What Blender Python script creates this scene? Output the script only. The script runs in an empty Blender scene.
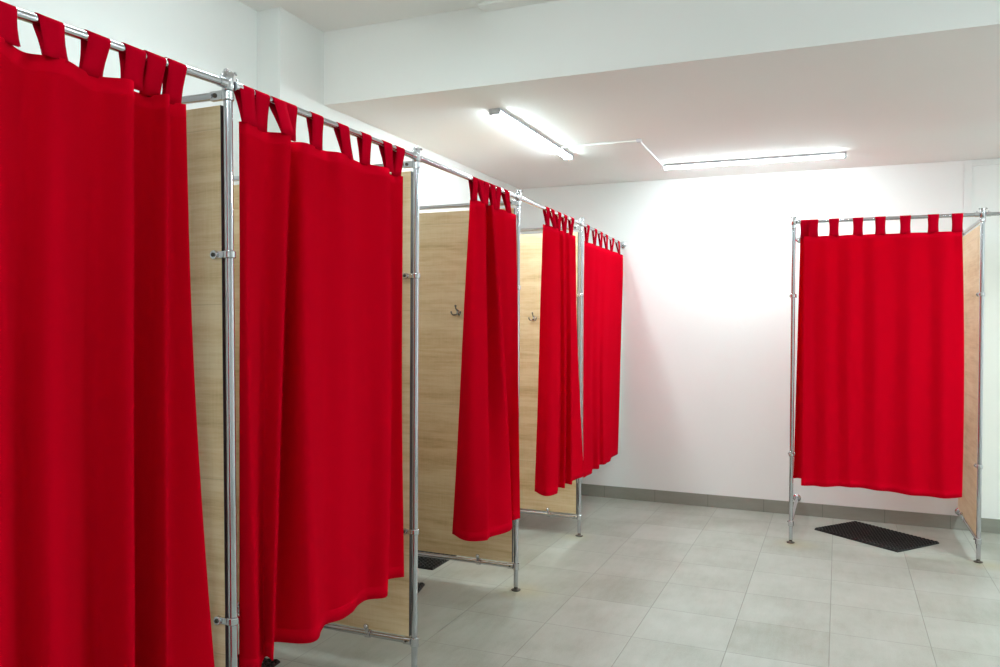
import bpy, bmesh, math, random
from mathutils import Vector, Matrix

# ---------------------------------------------------------------- camera, world, exposure
SC = bpy.context.scene
COL = SC.collection
cam_data = bpy.data.cameras.new('camera')
cam_data.sensor_width = 36.0
cam_data.lens = 28.906
cam_data.clip_start = 0.02
cam = bpy.data.objects.new('camera', cam_data)
COL.objects.link(cam)
yaw, pitch, roll = -0.39896, -0.01252, 0.00548
fwd = Vector((math.sin(yaw) * math.cos(pitch), math.cos(yaw) * math.cos(pitch), math.sin(pitch)))
rgt = Vector((math.cos(yaw), -math.sin(yaw), 0))
up = rgt.cross(fwd)
rgt2 = rgt * math.cos(roll) + up * math.sin(roll)
up2 = up * math.cos(roll) - rgt * math.sin(roll)
M = Matrix((rgt2, up2, -fwd)).transposed().to_4x4()
M.translation = Vector((1.5657, -1.7698, 1.4023))
cam.matrix_world = M
SC.camera = cam

world = bpy.data.worlds.new('world')
SC.world = world
world.use_nodes = True
world.node_tree.nodes['Background'].inputs[0].default_value = (0.8, 0.85, 0.9, 1)
world.node_tree.nodes['Background'].inputs[1].default_value = 0.05
SC.view_settings.view_transform = 'Standard'
SC.view_settings.look = 'None'
SC.view_settings.gamma = 1.0
SC.view_settings.use_curve_mapping = False
SC.view_settings.exposure = 0.33
LED = 98.0          # radiance of the lamp diffusers
LED_NEAR = 78.0
LED_REAR = 165.0
LED_RIGHT = 240.0
LED_BOOTH = 62.0
SC.cycles.max_bounces = 10
SC.cycles.diffuse_bounces = 6

PI = math.pi
R = math.radians

# ---------------------------------------------------------------- materials
def new_mat(name, color=(.8, .8, .8), rough=.5, metal=0.0, spec=None):
    m = bpy.data.materials.new(name)
    m.use_nodes = True
    b = m.node_tree.nodes['Principled BSDF']
    b.inputs['Base Color'].default_value = (*color, 1)
    b.inputs['Roughness'].default_value = rough
    b.inputs['Metallic'].default_value = metal
    if spec is not None:
        b.inputs['Specular IOR Level'].default_value = spec
    return m

class NT:
    def __init__(self, m):
        self.t = m.node_tree
        self.b = self.t.nodes['Principled BSDF']
        self.out = self.t.nodes['Material Output']
    def n(self, kind, **kw):
        x = self.t.nodes.new(kind)
        for k, v in kw.items():
            setattr(x, k, v)
        return x
    def l(self, a, b):
        self.t.links.new(a, b)
    def math(self, op, a, b=None, c=None, clamp=False):
        x = self.t.nodes.new('ShaderNodeMath')
        x.operation = op
        x.use_clamp = clamp
        for i, v in enumerate((a, b, c)):
            if v is None:
                continue
            if hasattr(v, 'is_output'):
                self.l(v, x.inputs[i])
            else:
                x.inputs[i].default_value = v
        return x.outputs[0]
    def mix(self, fac, a, b):
        x = self.t.nodes.new('ShaderNodeMix')
        x.data_type = 'RGBA'
        for s, v in ((x.inputs[0], fac), (x.inputs[6], a), (x.inputs[7], b)):
            if hasattr(v, 'is_output'):
                self.l(v, s)
            elif isinstance(v, tuple):
                s.default_value = (*v, 1)
            else:
                s.default_value = v
        return x.outputs[2]
    def pos(self):
        g = self.t.nodes.new('ShaderNodeNewGeometry')
        s = self.t.nodes.new('ShaderNodeSeparateXYZ')
        self.l(g.outputs['Position'], s.inputs[0])
        return g.outputs['Position'], s.outputs
    def noise(self, vec, scale, detail=4, rough=.55):
        x = self.t.nodes.new('ShaderNodeTexNoise')
        x.inputs['Scale'].default_value = scale
        x.inputs['Detail'].default_value = detail
        x.inputs['Roughness'].default_value = rough
        if vec is not None:
            self.l(vec, x.inputs['Vector'])
        return x.outputs['Fac']
    def mapping(self, vec, scale=(1, 1, 1), loc=(0, 0, 0)):
        x = self.t.nodes.new('ShaderNodeMapping')
        x.inputs['Scale'].default_value = scale
        x.inputs['Location'].default_value = loc
        self.l(vec, x.inputs['Vector'])
        return x.outputs[0]
    def ramp(self, fac, stops):
        x = self.t.nodes.new('ShaderNodeValToRGB')
        e = x.color_ramp.elements
        while len(e) < len(stops):
            e.new(.5)
        for s, (p_, c_) in zip(e, stops):
            s.position = p_
            s.color = (*c_, 1)
        self.l(fac, x.inputs[0])
        return x.outputs[0]
    def bump(self, h, strength, dist=.001):
        x = self.t.nodes.new('ShaderNodeBump')
        x.inputs['Strength'].default_value = strength
        x.inputs['Distance'].default_value = dist
        self.l(h, x.inputs['Height'])
        self.l(x.outputs[0], self.b.inputs['Normal'])

def plaster(name, col, amp=.03, rough=.75):
    m = new_mat(name, col, rough)
    k = NT(m)
    p, _ = k.pos()
    n1 = k.noise(p, 1.7, 5)
    c = k.mix(n1, tuple(v * (1 - amp) for v in col), tuple(min(1, v * (1 + amp)) for v in col))
    k.l(c, k.b.inputs['Base Color'])
    k.bump(k.noise(p, 60, 3), .15, .002)
    return m

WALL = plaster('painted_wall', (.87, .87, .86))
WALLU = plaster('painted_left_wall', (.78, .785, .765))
CEIL = plaster('painted_ceiling', (.88, .868, .85), .015)
TRIM = plaster('painted_trim', (.83, .83, .82), .01, .5)

TS, TX, TY = .40951, .31395, 1.76470
def tile_mat():
    m = new_mat('floor_tile', (.4, .4, .36), .38)
    k = NT(m)
    p, s = k.pos()
    fx = k.math('DIVIDE', k.math('SUBTRACT', s[0], TX), TS)
    fy = k.math('DIVIDE', k.math('SUBTRACT', s[1], TY), TS)
    def edge(f):
        fr = k.math('FRACT', f)
        d = k.math('MINIMUM', fr, k.math('SUBTRACT', 1.0, fr))
        return d
    d = k.math('MINIMUM', edge(fx), edge(fy))
    g = k.math('SUBTRACT', 1.0, k.math('DIVIDE', d, .0065), clamp=True)          # 1 in the joint
    ix = k.math('FLOOR', fx); iy = k.math('FLOOR', fy)
    comb = k.n('ShaderNodeCombineXYZ')
    k.l(ix, comb.inputs[0]); k.l(iy, comb.inputs[1])
    wn = k.n('ShaderNodeTexWhiteNoise', noise_dimensions='2D')
    k.l(comb.outputs[0], wn.inputs['Vector'])
    cloud = k.noise(p, 3.2, 5)
    fine = k.noise(k.mapping(p, (22, 5, 1)), 1.0, 6, .65)
    speck = k.noise(p, 160, 2)
    v = k.math('ADD', k.math('MULTIPLY', cloud, .45), k.math('MULTIPLY', fine, .35))
    v = k.math('ADD', v, k.math('MULTIPLY', speck, .2))
    v = k.math('ADD', v, k.math('MULTIPLY', k.math('SUBTRACT', wn.outputs['Value'], .5), .12))
    c = k.ramp(v, [(.34, (.29, .285, .235)), (.5, (.37, .37, .325)), (.66, (.43, .432, .39))])
    # yellow wear stains around the post feet
    stain = None
    for (px, py, r_) in ((.06, 2.14, .17), (-.02, 3.30, .15), (1.33, 3.69, .16), (2.40, 3.66, .14)):
        vd = k.n('ShaderNodeVectorMath', operation='DISTANCE')
        k.l(p, vd.inputs[0]); vd.inputs[1].default_value = (px, py, 0)
        q = k.math('SUBTRACT', 1.0, k.math('DIVIDE', vd.outputs['Value'], r_), clamp=True)
        stain = q if stain is None else k.math('MAXIMUM', stain, q)
    stain = k.math('MULTIPLY', stain, k.math('ADD', k.noise(p, 9, 3), .35))
    c = k.mix(k.math('MULTIPLY', stain, .6, clamp=True), c, (.40, .33, .17))
    c = k.mix(k.math('MULTIPLY', g, .75), c, (.14, .13, .105))
    k.l(c, k.b.inputs['Base Color'])
    k.l(k.math('ADD', k.math('MULTIPLY', fine, .2), .34), k.b.inputs['Roughness'])
    h = k.math('SUBTRACT', k.math('MULTIPLY', fine, .12), g)
    k.bump(h, .5, .002)
    return m
TILE = tile_mat()

def baseboard_mat():
    m = new_mat('skirting_tile', (.17, .17, .15), .45)
    k = NT(m)
    p, s = k.pos()
    f = k.math('FRACT', k.math('DIVIDE', k.math('SUBTRACT', k.math('ADD', s[0], s[1]), 4.532 + .2417), TS))
    d = k.math('MINIMUM', f, k.math('SUBTRACT', 1.0, f))
    g = k.math('SUBTRACT', 1.0, k.math('DIVIDE', d, .008), clamp=True)
    n_ = k.noise(k.mapping(p, (4, 4, 14)), 2.0, 5)
    c = k.mix(n_, (.235, .23, .195), (.31, .305, .265))
    c = k.mix(k.math('MULTIPLY', g, .75), c, (.09, .09, .08))
    k.l(c, k.b.inputs['Base Color'])
    return m
SKIRT = baseboard_mat()

def wood_mat():
    m = new_mat('light_oak_laminate', (.6, .43, .25), .5)
    k = NT(m)
    tc = k.n('ShaderNodeTexCoord')
    oi = k.n('ShaderNodeObjectInfo')
    vm = k.n('ShaderNodeVectorMath', operation='ADD')
    k.l(tc.outputs['Object'], vm.inputs[0])
    cb = k.n('ShaderNodeCombineXYZ')
    k.l(k.math('MULTIPLY', oi.outputs['Random'], 7.0), cb.inputs[0])
    k.l(k.math('MULTIPLY', oi.outputs['Random'], 3.0), cb.inputs[2])
    k.l(cb.outputs[0], vm.inputs[1])
    v = vm.outputs[0]
    sz = k.n('ShaderNodeSeparateXYZ'); k.l(tc.outputs['Object'], sz.inputs[0])
    warp = k.noise(k.mapping(v, (1.6, .0, 5.0)), 1.0, 3)
    # cathedral grain rings
    zz = k.math('ADD', k.math('MULTIPLY', sz.outputs[2], 14.0), k.math('MULTIPLY', warp, 9.0))
    ring = k.math('SINE', k.math('MULTIPLY', zz, 3.2))
    grain = k.noise(k.mapping(v, (3.0, 0, 75)), 1.0, 5, .6)
    broad = k.noise(k.mapping(v, (.7, 0, 6.5)), 1.0, 4)
    fleck = k.noise(k.mapping(v, (26, 0, 260)), 1.0, 2)
    cross = k.noise(k.mapping(v, (170, 0, 9)), 1.0, 2)
    t = k.math('ADD', k.math('MULTIPLY', grain, .34), k.math('MULTIPLY', broad, .42))
    t = k.math('ADD', t, k.math('MULTIPLY', ring, .035))
    t = k.math('ADD', t, k.math('MULTIPLY', fleck, .14))
    t = k.math('ADD', t, k.math('MULTIPLY', cross, .10))
    c = k.ramp(t, [(.33, (.49, .32, .155)), (.45, (.66, .475, .265)), (.55, (.74, .57, .355)), (.68, (.81, .66, .45))])
    # board joints of the printed decor
    f = k.math('FRACT', k.math('DIVIDE', k.math('ADD', sz.outputs[2], .02), .49))
    j = k.math('LESS_THAN', f, .006)
    c = k.mix(k.math('MULTIPLY', j, .3), c, (.33, .22, .11))
    k.l(c, k.b.inputs['Base Color'])
    k.bump(fleck, .2, .0006)
    return m
WOOD = wood_mat()
EDGE = new_mat('dark_edge_banding', (.035, .03, .035), .4)

def fabric_mat(name, col, trans=.34):
    m = new_mat(name, col, 1.0, 0, 0.0)
    k = NT(m)
    uv = k.n('ShaderNodeUVMap')
    s = k.n('ShaderNodeSeparateXYZ'); k.l(uv.outputs[0], s.inputs[0])   # u across in m, v down in m
    n1 = k.noise(k.mapping(uv.outputs[0], (900, 260, 1)), 1.0, 2)
    n2 = k.noise(k.mapping(uv.outputs[0], (260, 900, 1)), 1.0, 2)
    w = k.math('MULTIPLY', k.math('ADD', n1, n2), .5)
    c = k.mix(w, tuple(v * .86 for v in col), tuple(min(1, v * 1.12) for v in col))
    k.l(c, k.b.inputs['Base Color'])
    k.b.inputs['Sheen Weight'].default_value = 0.045
    k.b.inputs['Sheen Roughness'].default_value = .4
    k.b.inputs['Sheen Tint'].default_value = (1, .12, .22, 1)
    def line(v0):
        d = k.math('ABSOLUTE', k.math('SUBTRACT', s.outputs[1], v0))
        return k.math('SUBTRACT', 1.0, k.math('DIVIDE', d, .0025), clamp=True)
    st = k.math('ADD', line(.036), line(1.545))
    k.bump(k.math('SUBTRACT', k.math('MULTIPLY', w, .25), st), .5, .0015)
    tr = k.n('ShaderNodeBsdfTranslucent')
    k.l(c, tr.inputs['Color'])
    mx = k.n('ShaderNodeMixShader')
    dbl = k.math('MAXIMUM', k.math('LESS_THAN', s.outputs[1], .036), k.math('GREATER_THAN', s.outputs[1], 1.545))
    k.l(k.math('MULTIPLY', k.math('SUBTRACT', 1.0, k.math('MULTIPLY', dbl, .7)), trans), mx.inputs[0])
    k.l(k.b.outputs[0], mx.inputs[1]); k.l(tr.outputs[0], mx.inputs[2])
    k.l(mx.outputs[0], k.out.inputs['Surface'])
    return m
RED = fabric_mat('red_curtain_cloth', (.71, .0010, .0165))
REDTAB = fabric_mat('red_tab_cloth', (.54, .0010, .016), .12)

CHROME = new_mat('chrome', (.56, .56, .59), .12, 1.0)
CHROMED = new_mat('chrome_fittings', (.62, .62, .64), .2, 1.0)
DARKM = new_mat('dark_steel', (.10, .085, .07), .45, .7)
RUBBER = new_mat('black_rubber', (.004, .004, .004), .42, 0, .5)
HOUSING = new_mat('lamp_housing', (.62, .63, .68), .5)
PVC = new_mat('white_pvc', (.80, .80, .79), .5)
HOOKM = new_mat('tarnished_hook', (.26, .25, .24), .3, 1.0)
def led_mat(name, strength):
    m = new_mat(name, (1, 1, 1), .5)
    b = m.node_tree.nodes['Principled BSDF']
    b.inputs['Emission Color'].default_value = (.785, .96, .985, 1)
    b.inputs['Emission Strength'].default_value = strength
    return m
LEDM = led_mat('lit_diffuser', LED)
LEDB = led_mat('lit_diffuser_booth', LED_BOOTH)
LEDR = led_mat('lit_diffuser_rear', LED_REAR)
LEDS = led_mat('lit_diffuser_right', LED_RIGHT)
LEDN = led_mat('lit_diffuser_near', LED_NEAR)

# ---------------------------------------------------------------- mesh helpers
def obj(name, bm, mat, parent=None, smooth=False, loc=None, bevel=0):
    me = bpy.data.meshes.new(name)
    bmesh.ops.recalc_face_normals(bm, faces=bm.faces)
    bm.to_mesh(me); bm.free()
    me.materials.append(mat)
    if smooth:
        for p_ in me.polygons:
            p_.use_smooth = True
        try:
            me.set_sharp_from_angle(angle=R(38))
        except Exception:
            pass
    o = bpy.data.objects.new(name, me)
    COL.objects.link(o)
    if parent is not None:
        o.parent = parent
    if loc is not None:
        o.location = loc
    if bevel:
        md = o.modifiers.new('bevel', 'BEVEL')
        md.width = bevel; md.segments = 2; md.limit_method = 'ANGLE'
    return o

def tag(o, label, cat, group=None, kind=None):
    o['label'] = label
    o['category'] = cat
    if group: o['group'] = group
    if kind: o['kind'] = kind
    return o

def thing(name, label, cat, loc=(0, 0, 0), rotz=0, group=None, tilt=0):
    o = bpy.data.objects.new(name, None)
    o.empty_display_size = .05
    COL.objects.link(o)
    o.location = loc
    o.rotation_euler = (0, tilt, rotz)
    return tag(o, label, cat, group)

def struct(name, bm, mat, label=None, smooth=False, bevel=0):
    o = obj(name, bm, mat, None, smooth, None, bevel)
    o['kind'] = 'structure'
    if label: o['label'] = label
    return o

def box(bm, x0, x1, y0, y1, z0, z1):
    vs = [bm.verts.new((x, y, z)) for x in (x0, x1) for y in (y0, y1) for z in (z0, z1)]
    for f in ((0, 1, 3, 2), (4, 6, 7, 5), (0, 4, 5, 1), (2, 3, 7, 6), (0, 2, 6, 4), (1, 5, 7, 3)):
        bm.faces.new([vs[i] for i in f])
    return bm

def lathe(bm, pts, seg=20, mat=None):
    """closed solid of revolution about z; pts = [(r, z), ...] bottom to top"""
    T = mat or Matrix.Identity(4)
    rings = []
    for r_, z in pts:
        rings.append([bm.verts.new(T @ Vector((r_ * math.cos(2 * PI * i / seg), r_ * math.sin(2 * PI * i / seg), z))) for i in range(seg)])
    for a, b in zip(rings, rings[1:]):
        for i in range(seg):
            j = (i + 1) % seg
            bm.faces.new((a[i], a[j], b[j], b[i]))
    bm.faces.new(list(reversed(rings[0])))
    bm.faces.new(rings[-1])
    return bm

def aim(p0, p1):
    d = Vector(p1) - Vector(p0)
    q = d.to_track_quat('Z', 'Y')
    m = q.to_matrix().to_4x4()
    m.translation = Vector(p0)
    return m, d.length

def tube(bm, p0, p1, r_, seg=20, prof=None):
    m, L_ = aim(p0, p1)
    if prof is None:
        b = min(r_ * .15, .001)
        pts = [(r_ - b, 0), (r_, b), (r_, L_ - b), (r_ - b, L_)]
    else:
        pts = [(r2, t * L_) for r2, t in prof]
    return lathe(bm, pts, seg, m)

def ball(bm, c, r_, seg=14):
    pts = []
    n_ = 7
    for i in range(n_ + 1):
        a = -PI / 2 + PI * i / n_
        pts.append((max(.0004, r_ * math.cos(a)), r_ * math.sin(a)))
    return lathe(bm, pts, seg, Matrix.Translation(Vector(c)))

def pipe(bm, pts, r_, seg=10):
    """tube through a chain of points"""
    pts = [Vector(p_) for p_ in pts]
    rings = []
    for i, p_ in enumerate(pts):
        if i == 0: t = pts[1] - p_
        elif i == len(pts) - 1: t = p_ - pts[i - 1]
        else: t = (pts[i + 1] - p_).normalized() + (p_ - pts[i - 1]).normalized()
        t.normalize()
        a = t.orthogonal().normalized() if i == 0 else (a - t * a.dot(t)).normalized()
        b = t.cross(a)
        rr = r_[i] if isinstance(r_, (list, tuple)) else r_
        rings.append([bm.verts.new(p_ + a * rr * math.cos(2 * PI * k / seg) + b * rr * math.sin(2 * PI * k / seg)) for k in range(seg)])
    for a_, b_ in zip(rings, rings[1:]):
        for i in range(seg):
            j = (i + 1) % seg
            bm.faces.new((a_[i], a_[j], b_[j], b_[i]))
    bm.faces.new(list(reversed(rings[0]))); bm.faces.new(rings[-1])
    return bm

def nb(): return bmesh.new()

# ---------------------------------------------------------------- the room
X0, X1N, X2 = -1.054, -.918, 4.6          # near left wall, left wall past the pilaster, right wall
Y0, Y1, YB = -4.2, 1.384, 4.541
ZL, ZH, YBM = 2.535, 2.914, 1.7405
struct('floor', box(nb(), X0 - .2, X2 + .2, Y0 - .2, YB + .2, -.1, 0), TILE, 'grey beige square floor tiles')
bm = nb()                                   # left wall with its shallow pilaster
box(bm, X0 - .15, X0, Y0, Y1, 0, ZH)
box(bm, X0 - .15, X1N, Y1, YB, 0, ZH)
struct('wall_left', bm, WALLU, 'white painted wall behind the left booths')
struct('wall_back', box(nb(), X1N, X2, YB, YB + .15, 0, ZH), WALL, 'white painted far wall')
struct('wall_right', box(nb(), X2, X2 + .15, Y0, YB, 0, ZH), WALL)
struct('wall_front', box(nb(), X0, X2, Y0 - .15, Y0, 0, ZH), WALL)
bm = nb()                                   # high ceiling near the viewer and the dropped part past the beam
box(bm, X0 - .1, X2 + .1, Y0 - .1, YBM, ZH, ZH + .1)
box(bm, X1N, X2, YBM, YB, ZL, ZH + .1)
struct('ceiling', bm, CEIL, 'white ceiling that drops to a lower level past the beam')
# moulding where the high ceiling meets the beam
bm = nb()
box(bm, -.022, 3.0, YBM - .11, YBM, ZH - .017, ZH)
box(bm, .0, 3.0, YBM - .085, YBM, ZH - .030, ZH - .017)
struct('trim_1', bm, CEIL, 'slim white boxing under the high ceiling', bevel=.002)
bm = nb()                                   # frame round the boarded section of the far wall
box(bm, 2.346, 2.394, YB - .012, YB, .1, 2.522)
box(bm, 2.394, 4.2, YB - .012, YB, 2.492, 2.522)
struct('trim_2', bm, TRIM, 'white frame strip on the far wall at the right', bevel=.002)
bm = nb(); box(bm, X1N + .009, X2, YB - .010, YB, 0, .095)
struct('baseboard_back', bm, SKIRT, 'dark grey tile skirting along the far wall', bevel=.001)
bm = nb(); box(bm, X1N, X1N + .009, Y1 + .02, YB - .010, 0, .095)
struct('baseboard_left', bm, SKIRT, 'dark grey tile skirting inside the left booths', bevel=.001)

# ---------------------------------------------------------------- lamps
def batten(x, y, z, length, along, mat, label, group=None):
    """LED batten: flat tray on the ceiling, half round lit diffuser, two end caps (local x = length)"""
    t = thing('ceiling_light', label, 'light', (x, y, z), 0 if along == 'x' else PI / 2, group)
    h = length / 2
    bm = nb(); box(bm, -h, h, -.034, .034, -.015, 0)
    obj('housing', bm, HOUSING, t, bevel=.002)
    bm = nb()
    n_ = 12
    prof = [(-.024, -.014)] + [(.026 * -math.cos(PI * i / n_), -.0165 - .013 * math.sin(PI * i / n_)) for i in range(n_ + 1)] + [(.024, -.014)]
    ra = [bm.verts.new((-h + .014, a, b)) for a, b in prof]
    rb = [bm.verts.new((h - .014, a, b)) for a, b in prof]
    m_ = len(prof)
    for i in range(m_):
        j = (i + 1) % m_
        bm.faces.new((ra[i], ra[j], rb[j], rb[i]))
    bm.faces.new(ra); bm.faces.new(list(reversed(rb)))
    obj('diffuser', bm, mat, t)
    for s in (-1, 1):
        bm = nb(); box(bm, min(s * h, s * (h - .014)), max(s * h, s * (h - .014)), -.031, .031, -.033, -.014)
        obj('end_cap', bm, HOUSING, t, bevel=.004)
    return t
batten(-.115, 2.755, ZL, 1.26, 'y', LEDM, 'white tube ceiling lamp running towards the far wall above the left booths')
batten(1.003, 3.967, ZL, 1.20, 'x', LEDM, 'white tube ceiling lamp parallel to the far wall, right of the other')
batten(3.4, 2.42, ZL, 1.2, 'y', LEDS, 'white tube ceiling lamp beyond the right edge of the view')
batten(-.115, .42, ZH, 1.2, 'y', LEDB, 'white tube ceiling lamp on the high ceiling above the nearest curtains')
batten(2.6, .3, ZH, 1.2, 'y', LEDN, 'white tube ceiling lamp on the high ceiling right of the viewer')
batten(1.4, -2.6, ZH, 1.2, 'x', LEDR, 'white tube ceiling lamp on the high ceiling behind the viewer')
t = thing('cable_conduit', 'thin white cable conduit on the ceiling joining the two tube lamps', 'conduit', (0, 0, ZL))
obj('pipe', tube(nb(), (-.084, 3.108, -.008), (.42, 3.109, -.008), .006, 10), PVC, t, True)
obj('pipe', tube(nb(), (.427, 3.12, -.008), (.408, 3.925, -.008), .006, 10), PVC, t, True)
obj('elbow', box(nb(), .412, .442, 3.094, 3.124, -.016, 0), HOUSING, t, bevel=.003)

# ---------------------------------------------------------------- chrome frame of the booths
RT = .0125
def screw(bm, c, d, r_=.004, L_=.014):
    c = Vector(c); d = Vector(d).normalized()
    tube(bm, c, c + d * L_, r_ * .7, 8)
    tube(bm, c + d * L_, c + d * (L_ + .004), r_ * 1.5, 8)

def make_post(label, loc, rotz=0, lean=0.0, flange_r=.025, tilt=0):
    """local -x points along the side panel, local y along the curtain rods"""
    t = thing('support_post', label, 'post', loc, rotz, 'chrome posts of the changing booths', tilt)
    top = 2.062
    bm = nb()
    pipe(bm, [(lean, 0, .020), (lean * .5, 0, 1.03), (0, 0, 2.075)], RT, 24)
    obj('tube', bm, CHROME, t, True)
    bm = nb()
    lathe(bm, [(flange_r * .9, 0), (flange_r, .0025), (flange_r, .005), (flange_r * .5, .009), (.010, .012), (.010, .021), (.0118, .0225)], 24, Matrix.Translation((lean, 0, 0)))
    f = obj('foot', bm, DARKM, t, True); f['label'] = 'dark tarnished foot'
    # head: cap, rod sockets, ear screws
    bm = nb()
    lathe(bm, [(.0150, 2.044), (.0165, 2.046), (.0165, 2.082), (.0150, 2.088), (.0145, 2.096), (.0100, 2.100), (.003, 2.1005)], 24)
    obj('cap', bm, CHROMED, t, True)
    bm = nb()
    for s in (-1, 1):
        screw(bm, (.006, s * .008, 2.086), (.35, s, .9))
    obj('ear_screw', bm, CHROMED, t, True)
    # collar and flat tongue holding the top rail
    bm = nb()
    lathe(bm, [(.0150, 2.017), (.0168, 2.019), (.0168, 2.042), (.0150, 2.044)], 24)
    b2 = box(bm, -.058, -.012, -.0075, .0075, 2.022, 2.048)
    obj('rail_collar', bm, CHROMED, t, True, bevel=.0015)
    bm = nb(); tube(bm, (-.040, -.0075, 2.035), (-.040, -.0115, 2.035), .0065, 6)
    obj('bolt', bm, DARKM, t)
    # collar holding the bottom rail
    bm = nb()
    k_ = lean * .94
    lathe(bm, [(.0150, .107), (.0170, .109), (.0170, .141), (.0150, .143)], 24, Matrix.Translation((k_, 0, 0)))
    tube(bm, (k_ - .014, 0, .125), (k_ - .046, 0, .125), .0155, 20)
    obj('lower_collar', bm, CHROMED, t, True)
    bm = nb(); screw(bm, (k_ - .030, -.012, .128), (0, -1, .1), .003, .006)
    obj('bolt', bm, DARKM, t)
    # two clamps that grip the panel
    for z in (1.590, .568):
        kx = lean * (1 - z / 2.07)
        bm = nb()
        lathe(bm, [(.0150, z - .011), (.0178, z - .008), (.0178, z + .008), (.0150, z + .011)], 24, Matrix.Translation((kx, 0, 0)))
        for s in (-1, 1):
            box(bm, kx - .040, kx - .010, min(s * .0088, s * .0145), max(s * .0088, s * .0145), z - .009, z + .009)
            tube(bm, (kx - .040, s * .0088, z), (kx - .040, s * .0200, z), .0125, 16)
        c = obj('panel_clamp', bm, CHROMED, t, True, bevel=.001)
        bm = nb()
        tube(bm, (kx - .040, -.0200, z), (kx - .040, -.0235, z), .0065, 6)
        obj('screw', bm, DARKM, c)
    return t

POSTS = [(0, 0, -.0), (.012, 1.05), (.016, 2.14), (0, 3.31)]
make_post('chrome post between the nearest curtain and the second one', (.022, 0, 0), tilt=-.0135)
make_post('chrome post right of the second curtain, closest to the bunched one', (.012, 1.05, 0))
make_post('chrome post behind the bunched third curtain of the left row', (.016, 2.14, 0))
make_post('farthest chrome post of the left row, between fourth and fifth curtains', (0, 3.31, 0))
RBX0, RBX1, RBY = 1.295, 2.344, 3.715
make_post('chrome post left of the single curtain at the far wall', (RBX0, RBY, 0), -PI / 2)
make_post('chrome post right of the single curtain at the far wall, next to a panel', (RBX1, RBY, 0), -PI / 2)

def make_rod(label, p0, p1, wall_end=False):
    """curtain rod with a socket at each end"""
    p0, p1 = Vector(p0), Vector(p1)
    t = thing('curtain_rod', label, 'rod', p0)
    d = (p1 - p0).normalized(); L_ = (p1 - p0).length
    obj('tube', tube(nb(), d * .018, d * (L_ - .002 if wall_end else L_ - .018), .0115, 24), CHROME, t, True)
    ends = [d * .030] + ([] if wall_end else [d * (L_ - .030)])
    for e in ends:
        bm = nb(); tube(bm, e - d * .0125, e + d * .012, .0140, 20)
        screw(bm, e + Vector((0, 0, .012)), (0, 0, 1), .003, .006)
        obj('socket', bm, CHROMED, t, True)
    if wall_end:
        bm = nb(); tube(bm, d * (L_ - .001), d * (L_ - .022), .026, 24, [(.026, 0), (.026, .25), (.016, .5), (.015, 1)])
        obj('wall_flange', bm, CHROMED, t, True)
    return t
ZR = 2.062
make_rod('chrome rod carrying the nearest red curtain', (0, -1.08, ZR - .045), (0, 0, ZR))
make_rod('chrome rod carrying the second red curtain', (0, 0, ZR), (.012, 1.05, ZR))
make_rod('mostly bare chrome rod with the bunched third curtain at its far end', (.012, 1.05, ZR), (.016, 2.14, ZR))
make_rod('half bare chrome rod carrying the fourth red curtain', (.016, 2.14, ZR), (0, 3.31, ZR))
make_rod('chrome rod of the farthest left booth, ending in the far wall', (0, 3.31, ZR), (-.03, YB, 2.035), True)
make_rod('chrome rod carrying the single red curtain at the far wall', (RBX0, RBY, ZR), (RBX1, RBY, ZR))
make_rod('bare chrome rod leaving the picture right of the far booth', (RBX1, RBY, ZR), (3.40, RBY + .01, ZR))

def make_rail(label, post, post_rot, reach, z, clips=(), name='panel_rail', start=.044):
    """rail from a post to the wall, local -x = direction of the wall"""
    t = thing(name, label, 'rail', (post[0], post[1], z), post_rot)
    obj('tube', tube(nb(), (-start, 0, 0), (-reach + .001, 0, 0), .0115 if z > 1 else .0115, 24), CHROME, t, True)
    bm = nb(); tube(bm, (-reach, 0, 0), (-reach + .03, 0, 0), .03, 24, [(.028, 0), (.028, .15), (.019, .35), (.0155, .5), (.0155, 1)])
    obj('wall_flange', bm, CHROMED, t, True)
    for c in clips:
        bm = nb()
        tube(bm, (-c - .012, 0, 0), (-c + .012, 0, 0), .0160, 20)
        for s in (-1, 1):
            box(bm, -c - .007, -c + .007, min(s * .0090, s * .0150), max(s * .0090, s * .0150), .004, .040)
            ball(bm, (-c, s * .0185, .036), .0105)
        obj('panel_clip', bm, CHROMED, t, True)
    return t

def make_panel(label, post, post_rot, reach, off=.019, tilt=0):
    t = thing('booth_partition', label, 'partition', (post[0], post[1], 0), post_rot, 'oak partitions of the booths', tilt)
    bm = nb(); box(bm, -reach + .003, -off - .0015, -.008, .008, .146, 2.006)
    obj('board', bm, WOOD, t, bevel=.0006)
    bm = nb(); box(bm, -off - .0015, -off, -.008, .008, .146, 2.006)
    e = obj('edge_banding', bm, EDGE, t); e['label'] = 'dark edge strip'
    return t
names_ = ['next to the nearest curtain', 'behind the right edge of the second curtain', 'behind the bunched third curtain', 'behind the fourth curtain']
for i, (p_, nm) in enumerate(zip(POSTS, names_)):
    reach = p_[0] - (X0 if p_[1] < Y1 else X1N)
    # the nearest frame stands slightly out of plumb
    make_panel('light oak partition board ' + nm + (', with a coat hook' if i > 1 else ''),
               (.022, 0) if i == 0 else p_, 0, reach, tilt=-.0135 if i == 0 else 0)
    make_rail('chrome rail above the oak partition ' + nm, p_, 0, reach, 2.035, start=.055)
    make_rail('chrome bottom rail under the oak partition ' + nm, p_, 0, reach - .0, .125, (.215, reach - .2))
reach = YB - RBY
make_panel('light oak partition board right of the single curtain at the far wall', (RBX1, RBY), -PI / 2, reach)
make_rail('chrome top rail over the oak board at the right end booth', (RBX1, RBY), -PI / 2, reach, 2.035, start=.055)
make_rail('chrome bottom rail under the oak board at the right end booth', (RBX1, RBY), -PI / 2, reach, .125, (reach - .24,))
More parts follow.
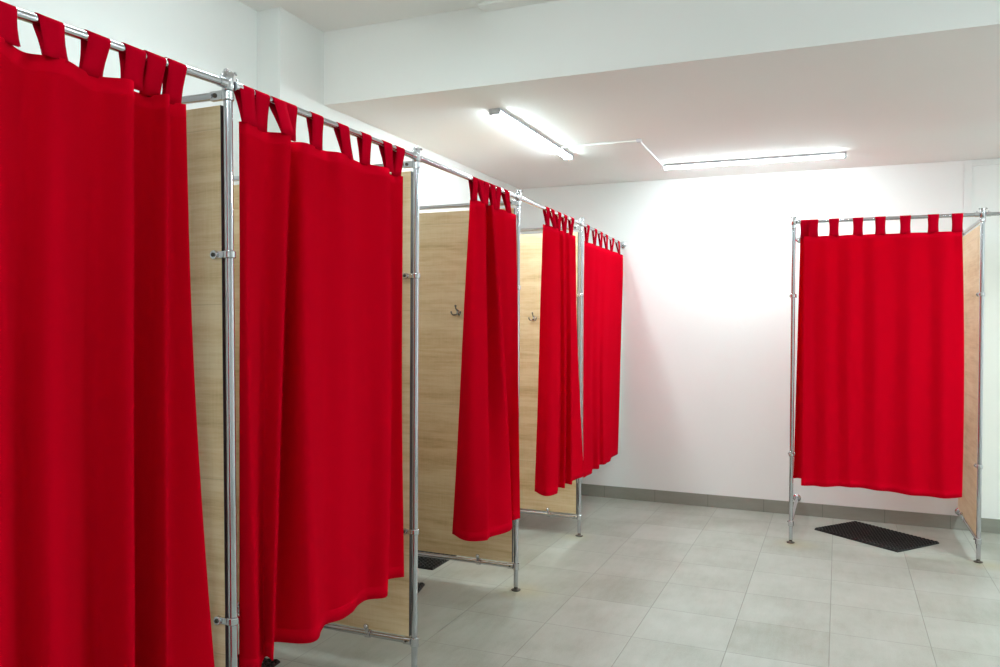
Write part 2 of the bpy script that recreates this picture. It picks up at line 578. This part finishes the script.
make_rail('chrome top rail at the open left side of the far booth', (RBX0, RBY), -PI / 2, reach, 2.035, start=.055)
make_rail('chrome bottom rail at the open left side of the far booth', (RBX0, RBY), -PI / 2, reach, .125, ())

# coat hooks screwed on the partitions' near faces
def make_hook(label, loc):
    t = thing('coat_hook', label, 'hook', loc)
    bm = nb()
    m = Matrix.Rotation(PI / 2, 4, 'X') @ Matrix.Scale(1.7, 4, (0, 1, 0))
    lathe(bm, [(.0085, 0), (.0085, .002), (.007, .0035)], 20, m)
    obj('back_plate', bm, CHROMED, t, True)
    bm = nb()
    pipe(bm, [(0, -.002, .008), (0, -.014, .010), (0, -.026, .018), (0, -.030, .030)], [.005, .004, .0035, .0035])
    ball(bm, (0, -.030, .033), .0062)
    obj('prong', bm, HOOKM, t, True)
    for s in (-1, 1):
        bm = nb()
        pipe(bm, [(0, -.002, -.008), (s * .010, -.012, -.014), (s * .018, -.020, -.016), (s * .025, -.026, -.009), (s * .027, -.027, -.002)], [.005, .0042, .0037, .0035, .0035])
        ball(bm, (s * .027, -.027, 0), .0050)
        obj('prong', bm, HOOKM, t, True)
    bm = nb()
    for z in (-.011, .011):
        tube(bm, (0, -.0035, z), (0, -.0048, z), .0022, 8)
    obj('screw_head', bm, DARKM, t)
    return t
make_hook('small chrome coat hook on the oak board behind the bunched third curtain', (-.326, 2.14 - .008, 1.462))
make_hook('small chrome coat hook on the oak board behind the fourth curtain', (-.325, 3.31 - .008, 1.440))

# ---------------------------------------------------------------- curtains
PROFILES, TABS = {}, {}
PROFILES['near'] = (
    [(-0.867, 0.000), (-0.814, 0.025), (-0.732, -0.017), (-0.691, 0.025), (-0.594, -0.020), (-0.543, 0.020), (-0.423, -0.017), (-0.368, 0.034), (-0.300, -0.034), (-0.254, -0.020), (-0.247, 0.025), (-0.192, -0.025), (-0.156, -0.005)],
    [(-0.886, 0.000), (-0.841, 0.051), (-0.723, -0.034), (-0.689, 0.034), (-0.604, -0.017), (-0.586, 0.043), (-0.410, -0.034), (-0.392, 0.060), (-0.289, -0.043), (-0.263, -0.017), (-0.275, 0.051), (-0.176, -0.043), (-0.125, 0.000)],
    [(-0.905, 0.000), (-0.863, 0.068), (-0.735, -0.034), (-0.713, 0.051), (-0.593, -0.025), (-0.570, 0.051), (-0.402, -0.034), (-0.405, 0.076), (-0.279, -0.051), (-0.263, -0.017), (-0.289, 0.068), (-0.161, -0.051), (-0.061, 0.017)],
)
PROFILES['second'] = (
    [(0.038, 0.000), (0.042, 0.022), (0.161, -0.007), (0.208, 0.040), (0.294, -0.022), (0.326, 0.009), (0.449, -0.004), (0.486, 0.025), (0.655, -0.004), (0.783, 0.032), (0.883, -0.022), (0.946, 0.000)],
    [(0.042, 0.000), (0.044, 0.032), (0.146, 0.000), (0.148, 0.056), (0.293, -0.048), (0.277, 0.048), (0.436, 0.008), (0.515, 0.032), (0.687, 0.003), (0.770, 0.048), (0.918, -0.035), (0.945, 0.000)],
    [(0.057, -0.014), (0.067, 0.042), (0.131, 0.014), (0.098, 0.070), (0.262, -0.056), (0.296, 0.070), (0.451, 0.000), (0.535, 0.021), (0.684, 0.000), (0.735, 0.056), (0.909, -0.042), (0.966, 0.000)],
)
PROFILES['third'] = (
    [(1.572, -0.010), (1.601, 0.012), (1.662, 0.020), (1.769, -0.015), (1.755, 0.020), (1.861, -0.010), (1.927, 0.010), (2.124, -0.005)],
    [(1.609, -0.069), (1.560, 0.000), (1.624, 0.052), (1.777, -0.011), (1.785, 0.069), (1.990, -0.023), (2.028, 0.000), (2.051, 0.040)],
    [(1.716, -0.165), (1.618, -0.033), (1.652, 0.044), (1.698, 0.044), (1.852, 0.088), (2.067, -0.011), (2.013, 0.033), (2.054, 0.055)],
)
PROFILES['fourth'] = (
    [(2.540, 0.000), (2.630, 0.012), (2.760, 0.016), (2.871, -0.008), (2.884, 0.010), (2.975, -0.006), (3.007, 0.010), (3.098, -0.005), (3.181, 0.000)],
    [(2.628, -0.050), (2.618, 0.015), (2.744, 0.032), (2.894, -0.004), (2.897, 0.024), (3.017, -0.004), (3.017, 0.024), (3.141, -0.006), (3.235, 0.006)],
    [(2.676, -0.090), (2.580, 0.015), (2.683, 0.048), (2.859, -0.000), (2.856, 0.036), (3.001, 0.000), (2.990, 0.038), (3.100, 0.012), (3.300, 0.030)],
)
PROFILES['fifth'] = (
    [(3.391, 0.000), (3.519, -0.004), (3.609, 0.005), (3.706, -0.004), (3.772, 0.005), (3.906, -0.004), (3.992, 0.005), (4.183, -0.004), (4.295, 0.005), (4.451, -0.004), (4.557, 0.000)],
    [(3.368, 0.005), (3.458, -0.003), (3.532, 0.009), (3.654, -0.006), (3.707, 0.009), (3.850, -0.006), (3.878, 0.009), (4.085, -0.005), (4.258, 0.007), (4.404, -0.003), (4.488, 0.000)],
    [(3.357, 0.014), (3.414, 0.015), (3.540, 0.021), (3.693, -0.010), (3.720, 0.021), (3.890, -0.010), (3.906, 0.015), (3.988, 0.017), (4.067, 0.021), (4.229, -0.007), (4.417, 0.000)],
)
TABS['near'] = [(-0.832, -0.827), (-0.750, -0.745), (-0.665, -0.661), (-0.556, -0.552), (-0.435, -0.436), (-0.333, -0.332), (-0.269, -0.258), (-0.201, -0.186)]
TABS['second'] = [(0.057, 0.058), (0.125, 0.126), (0.201, 0.206), (0.253, 0.254), (0.389, 0.395), (0.534, 0.552), (0.675, 0.678), (0.816, 0.819), (0.910, 0.917)]
TABS['third'] = [(1.589, 1.586), (1.645, 1.664), (1.713, 1.744), (1.784, 1.828), (1.858, 1.878), (1.960, 1.994)]
TABS['fourth'] = [(2.592, 2.599), (2.683, 2.709), (2.816, 2.843), (2.937, 2.964), (3.084, 3.091)]
TABS['fifth'] = [(3.451, 3.453), (3.650, 3.650), (3.807, 3.818), (3.961, 3.981), (4.164, 4.168), (4.346, 4.418)]
PROFILES['right'] = (
    [(1.334, 0.030), (1.343, 0.040), (1.373, 0.030), (1.357, -0.010), (1.422, 0.008), (1.493, -0.010), (1.557, 0.008), (1.626, -0.010), (1.695, 0.008), (1.773, -0.008), (1.869, 0.008), (1.966, -0.008), (2.060, 0.008), (2.143, -0.010), (2.202, 0.004), (2.239, 0.000)],
    [(1.317, 0.110), (1.337, 0.130), (1.378, 0.100), (1.360, -0.022), (1.429, 0.010), (1.500, -0.026), (1.564, 0.010), (1.633, -0.022), (1.703, 0.010), (1.781, -0.022), (1.877, 0.008), (1.973, -0.022), (2.068, 0.008), (2.150, -0.022), (2.210, 0.000), (2.259, 0.010)],
    [(1.298, 0.210), (1.325, 0.235), (1.383, 0.190), (1.360, -0.022), (1.437, 0.000), (1.508, -0.026), (1.572, 0.000), (1.642, -0.026), (1.711, 0.000), (1.789, -0.022), (1.885, 0.010), (1.982, -0.022), (2.077, 0.010), (2.159, -0.022), (2.219, -0.005), (2.257, 0.010)],
)
TABS['right'] = [1.362, 1.412, 1.533, 1.671, 1.797, 1.935, 2.086, 2.213]

def rod_x(y):
    ks = [(-1.08, 0), (0, 0), (1.05, .012), (2.14, .016), (3.31, 0), (4.54, -.03)]
    for (a, va), (b, vb) in zip(ks, ks[1:]):
        if a <= y <= b:
            return va + (vb - va) * (y - a) / (b - a)
    return ks[-1][1] if y > 0 else 0
def rod_z(y):
    if y < 0:
        return ZR + .045 * y / 1.08
    return ZR if y <= 3.31 else ZR - .027 * (y - 3.31) / 1.23

def spline(pts, n_):
    """centripetal Catmull-Rom through pts, n_ samples per span"""
    P = [Vector(p_) for p_ in pts]
    P = [P[0] * 2 - P[1]] + P + [P[-1] * 2 - P[-2]]
    out = []
    for i in range(1, len(P) - 2):
        p0, p1, p2, p3 = P[i - 1:i + 3]
        def kt(a, b): return max(1e-5, (b - a).length ** .5)
        t0 = 0; t1 = t0 + kt(p0, p1); t2 = t1 + kt(p1, p2); t3 = t2 + kt(p2, p3)
        for k_ in range(n_):
            t = t1 + (t2 - t1) * k_ / n_
            a1 = p0 * ((t1 - t) / (t1 - t0)) + p1 * ((t - t0) / (t1 - t0))
            a2 = p1 * ((t2 - t) / (t2 - t1)) + p2 * ((t - t1) / (t2 - t1))
            a3 = p2 * ((t3 - t) / (t3 - t2)) + p3 * ((t - t2) / (t3 - t2))
            b1 = a1 * ((t2 - t) / (t2 - t0)) + a2 * ((t - t0) / (t2 - t0))
            b2 = a2 * ((t3 - t) / (t3 - t1)) + a3 * ((t - t1) / (t3 - t1))
            out.append(b1 * ((t2 - t) / (t2 - t1)) + b2 * ((t - t1) / (t2 - t1)))
    out.append(P[-2])
    return out

ZT, ZM, ZBT = 1.968, 1.2, .378
def make_curtain(key, label, hem=None, row='left'):
    """levels: (s, off) along and across the rod at top, middle and hem"""
    top, mid, bot = PROFILES[key]
    NS = 9
    A, B, Cc = (spline(q, NS) for q in (top, mid, bot))
    n_ = len(A)
    t = thing('tab_top_curtain', label, 'curtain', (0, 0, 0), 0, 'red tab top curtains of the booths')
    def place(s, off, z):
        return Vector((rod_x(s) + off, s, z)) if row == 'left' else Vector((s, RBY + off, z))
    NV = 46
    rnd = random.Random(key)
    ph = [rnd.uniform(0, 6.28) for _ in range(6)]
    bm = nb()
    uvl = bm.loops.layers.uv.new('UVMap')
    arc = [0.0]
    for i in range(1, n_): arc.append(arc[-1] + (B[i] - B[i - 1]).length)
    grid = []
    dz_top = -.012 if key == 'fifth' else 0
    for j in range(NV + 1):
        v = j / NV
        # Lagrange weights through the three levels
        tm = (ZT - ZM) / (ZT - ZBT)
        wa = (v - tm) * (v - 1) / (tm)
        wb = v * (v - 1) / (tm * (tm - 1))
        wc = v * (v - tm) / (1 - tm)
        rowv = []
        for i in range(n_):
            u = i / (n_ - 1)
            s, off = (A[i] * wa + B[i] * wb + Cc[i] * wc)[:2]
            wob = .0022 * math.sin(arc[i] * 31 + ph[0] + 2.2 * v) * math.sin(v * 5 + ph[1]) + .0012 * math.sin(arc[i] * 67 + ph[2] - 3 * v)
            off += wob * min(1, v * 3)
            zt = ZT + dz_top
            zb = ZBT + (hem(u) if hem else 0)
            z = zt + (zb - zt) * v
            rowv.append(bm.verts.new(place(s, off, z)))
        grid.append(rowv)
    for j in range(NV):
        for i in range(n_ - 1):
            f = bm.faces.new((grid[j][i], grid[j][i + 1], grid[j + 1][i + 1], grid[j + 1][i]))
            f.smooth = True
            for lp, (ii, jj) in zip(f.loops, ((i, j), (i + 1, j), (i + 1, j + 1), (i, j + 1))):
                lp[uvl].uv = (arc[ii], jj / NV * (ZT - ZBT))
    o = obj('cloth', bm, RED, t)
    for p_ in o.data.polygons: p_.use_smooth = True
    md = o.modifiers.new('thickness', 'SOLIDIFY'); md.thickness = .0014; md.offset = 0
    # tabs
    def off_at(s):
        best = min(A, key=lambda q: abs(q[0] - s))
        return best[1]
    for tb in TABS[key]:
        st, sb = tb if isinstance(tb, tuple) else (tb, tb)
        W = .030
        rz = rod_z(st) if row == 'left' else ZR
        ob = off_at(sb)
        path = []                              # (off, z, follow) follow 0 = top position, 1 = bottom
        zb = ZT + dz_top - .005
        rr = .0126
        sgn = 1 if row == 'left' else -1
        path.append((ob + .0022 * sgn, zb, 1))
        for q in (.25, .5, .75):
            path.append(((ob + .0022 * sgn) * (1 - q) + sgn * rr * q, zb + (rz - .004 - zb) * q, 1 - q))
        for a in range(0, 181, 20):
            path.append((sgn * rr * math.cos(R(a)), rz + rr * math.sin(R(a)), 0))
        for q in (.25, .5, .75):
            path.append((-sgn * rr * (1 - q) + (ob - .0022 * sgn) * q, rz - .004 + (zb - rz + .004) * q, q))
        path.append((ob - .0022 * sgn, zb, 1))
        bm = nb(); uvl = bm.loops.layers.uv.new('UVMap')
        rings = []
        for (off, z, fo) in path:
            sc_ = st + (sb - st) * fo
            pinch = 1 - .10 * math.sin(PI * fo)
            rings.append([bm.verts.new(place(sc_ + W * pinch * e, off, z)) for e in (-1, -.33, .33, 1)])
        for j_, (a, b) in enumerate(zip(rings, rings[1:])):
            for i in range(3):
                f = bm.faces.new((a[i], a[i + 1], b[i + 1], b[i])); f.smooth = True
                for lp, (ii, jj) in zip(f.loops, ((i, j_), (i + 1, j_), (i + 1, j_ + 1), (i, j_ + 1))):
                    lp[uvl].uv = (ii * .02, 3 + jj * .012)
        o = obj('tab', bm, REDTAB, t)
        for p_ in o.data.polygons: p_.use_smooth = True
        md = o.modifiers.new('thickness', 'SOLIDIFY'); md.thickness = .0014; md.offset = 0
    return t

make_curtain('near', 'nearest and largest red tab top curtain, at the left edge of the picture')
make_curtain('second', 'second red tab top curtain, drawn fully across its booth between two near posts',
             lambda u: .018 + .034 * math.exp(-((u - .25) / .08) ** 2) + .014 * math.exp(-((u - .47) / .06) ** 2) + .014 / (1 + math.exp(-(u - .72) / .03)))
make_curtain('third', 'narrow bunched red curtain drawn back, oak board visible left of it',
             lambda u: .004 + .022 * u)
make_curtain('fourth', 'half drawn red curtain in many folds, left of the farthest left post',
             lambda u: .034 - .012 * u)
make_curtain('fifth', 'farthest red curtain of the left row, hanging up to the far wall')
make_curtain('right', 'single flat red curtain standing apart in front of the far wall',
             lambda u: .0 if u < .3 else .012 * math.sin((u - .3) * 9), 'right')

# ---------------------------------------------------------------- rubber drainage mats
def mat_mesh(nx, ny, c):
    bm = nb()
    web, rim, hole = .006, .015, .35
    rows = {}
    def key(x, y, z): return (round(x, 5), round(y, 5), round(z, 5))
    def V(x, y, z):
        k_ = key(x, y, z)
        if k_ not in rows: rows[k_] = bm.verts.new((x, y, z))
        return rows[k_]
    n8 = 8
    for i in range(nx):
        for j in range(ny):
            cx, cy = (i - (nx - 1) / 2) * c, (j - (ny - 1) / 2) * c
            h = c / 2
            sq = [(h, 0), (h, h), (0, h), (-h, h), (-h, 0), (-h, -h), (0, -h), (h, -h)]
            outer = [V(cx + a, cy + b, web) for a, b in sq]
            ring1 = [V(cx + c * (hole + .06) * math.cos(PI * k_ / 4), cy + c * (hole + .06) * math.sin(PI * k_ / 4), rim) for k_ in range(n8)]
            ring2 = [V(cx + c * hole * math.cos(PI * k_ / 4), cy + c * hole * math.sin(PI * k_ / 4), rim) for k_ in range(n8)]
            ring3 = [V(cx + c * hole * math.cos(PI * k_ / 4), cy + c * hole * math.sin(PI * k_ / 4), .0005) for k_ in range(n8)]
            for a, b in ((outer, ring1), (ring1, ring2), (ring2, ring3)):
                for k_ in range(n8):
                    l_ = (k_ + 1) % n8
                    bm.faces.new((a[k_], a[l_], b[l_], b[k_]))
    # outer wall down to the floor
    be = [e for e in bm.edges if len(e.link_faces) == 1 and all(abs(v.co.z - web) < 1e-6 for v in e.verts)]
    for e in be:
        a, b = e.verts
        bm.faces.new((a, b, V(b.co.x, b.co.y, .0005), V(a.co.x, a.co.y, .0005)))
    return bm
def make_mat(label, loc, rotz, nx=22, ny=15, c=.0282):
    # hollow rings joined by low webs
    o = obj('rubber_mat', mat_mesh(nx, ny, c), RUBBER, None, False, loc)
    o.rotation_euler = (0, 0, rotz)
    return tag(o, label, 'mat', 'black rubber mats on the floor')
make_mat('black rubber drainage mat lying askew under the single curtain at the far wall', (1.802, 4.101, 0), R(-38.0))
make_mat('black rubber mat seen under the bottom rail of the third oak board, against the wall', (-.725, 2.575, 0), PI / 2, 22, 13)
make_mat('black rubber mat of which one corner shows just right of the second post', (-.572, 1.69, 0), R(103), 21, 13)
make_mat('black rubber mat of which a sliver shows below the second curtain', (-.70, .595, 0), R(97), 21, 14)
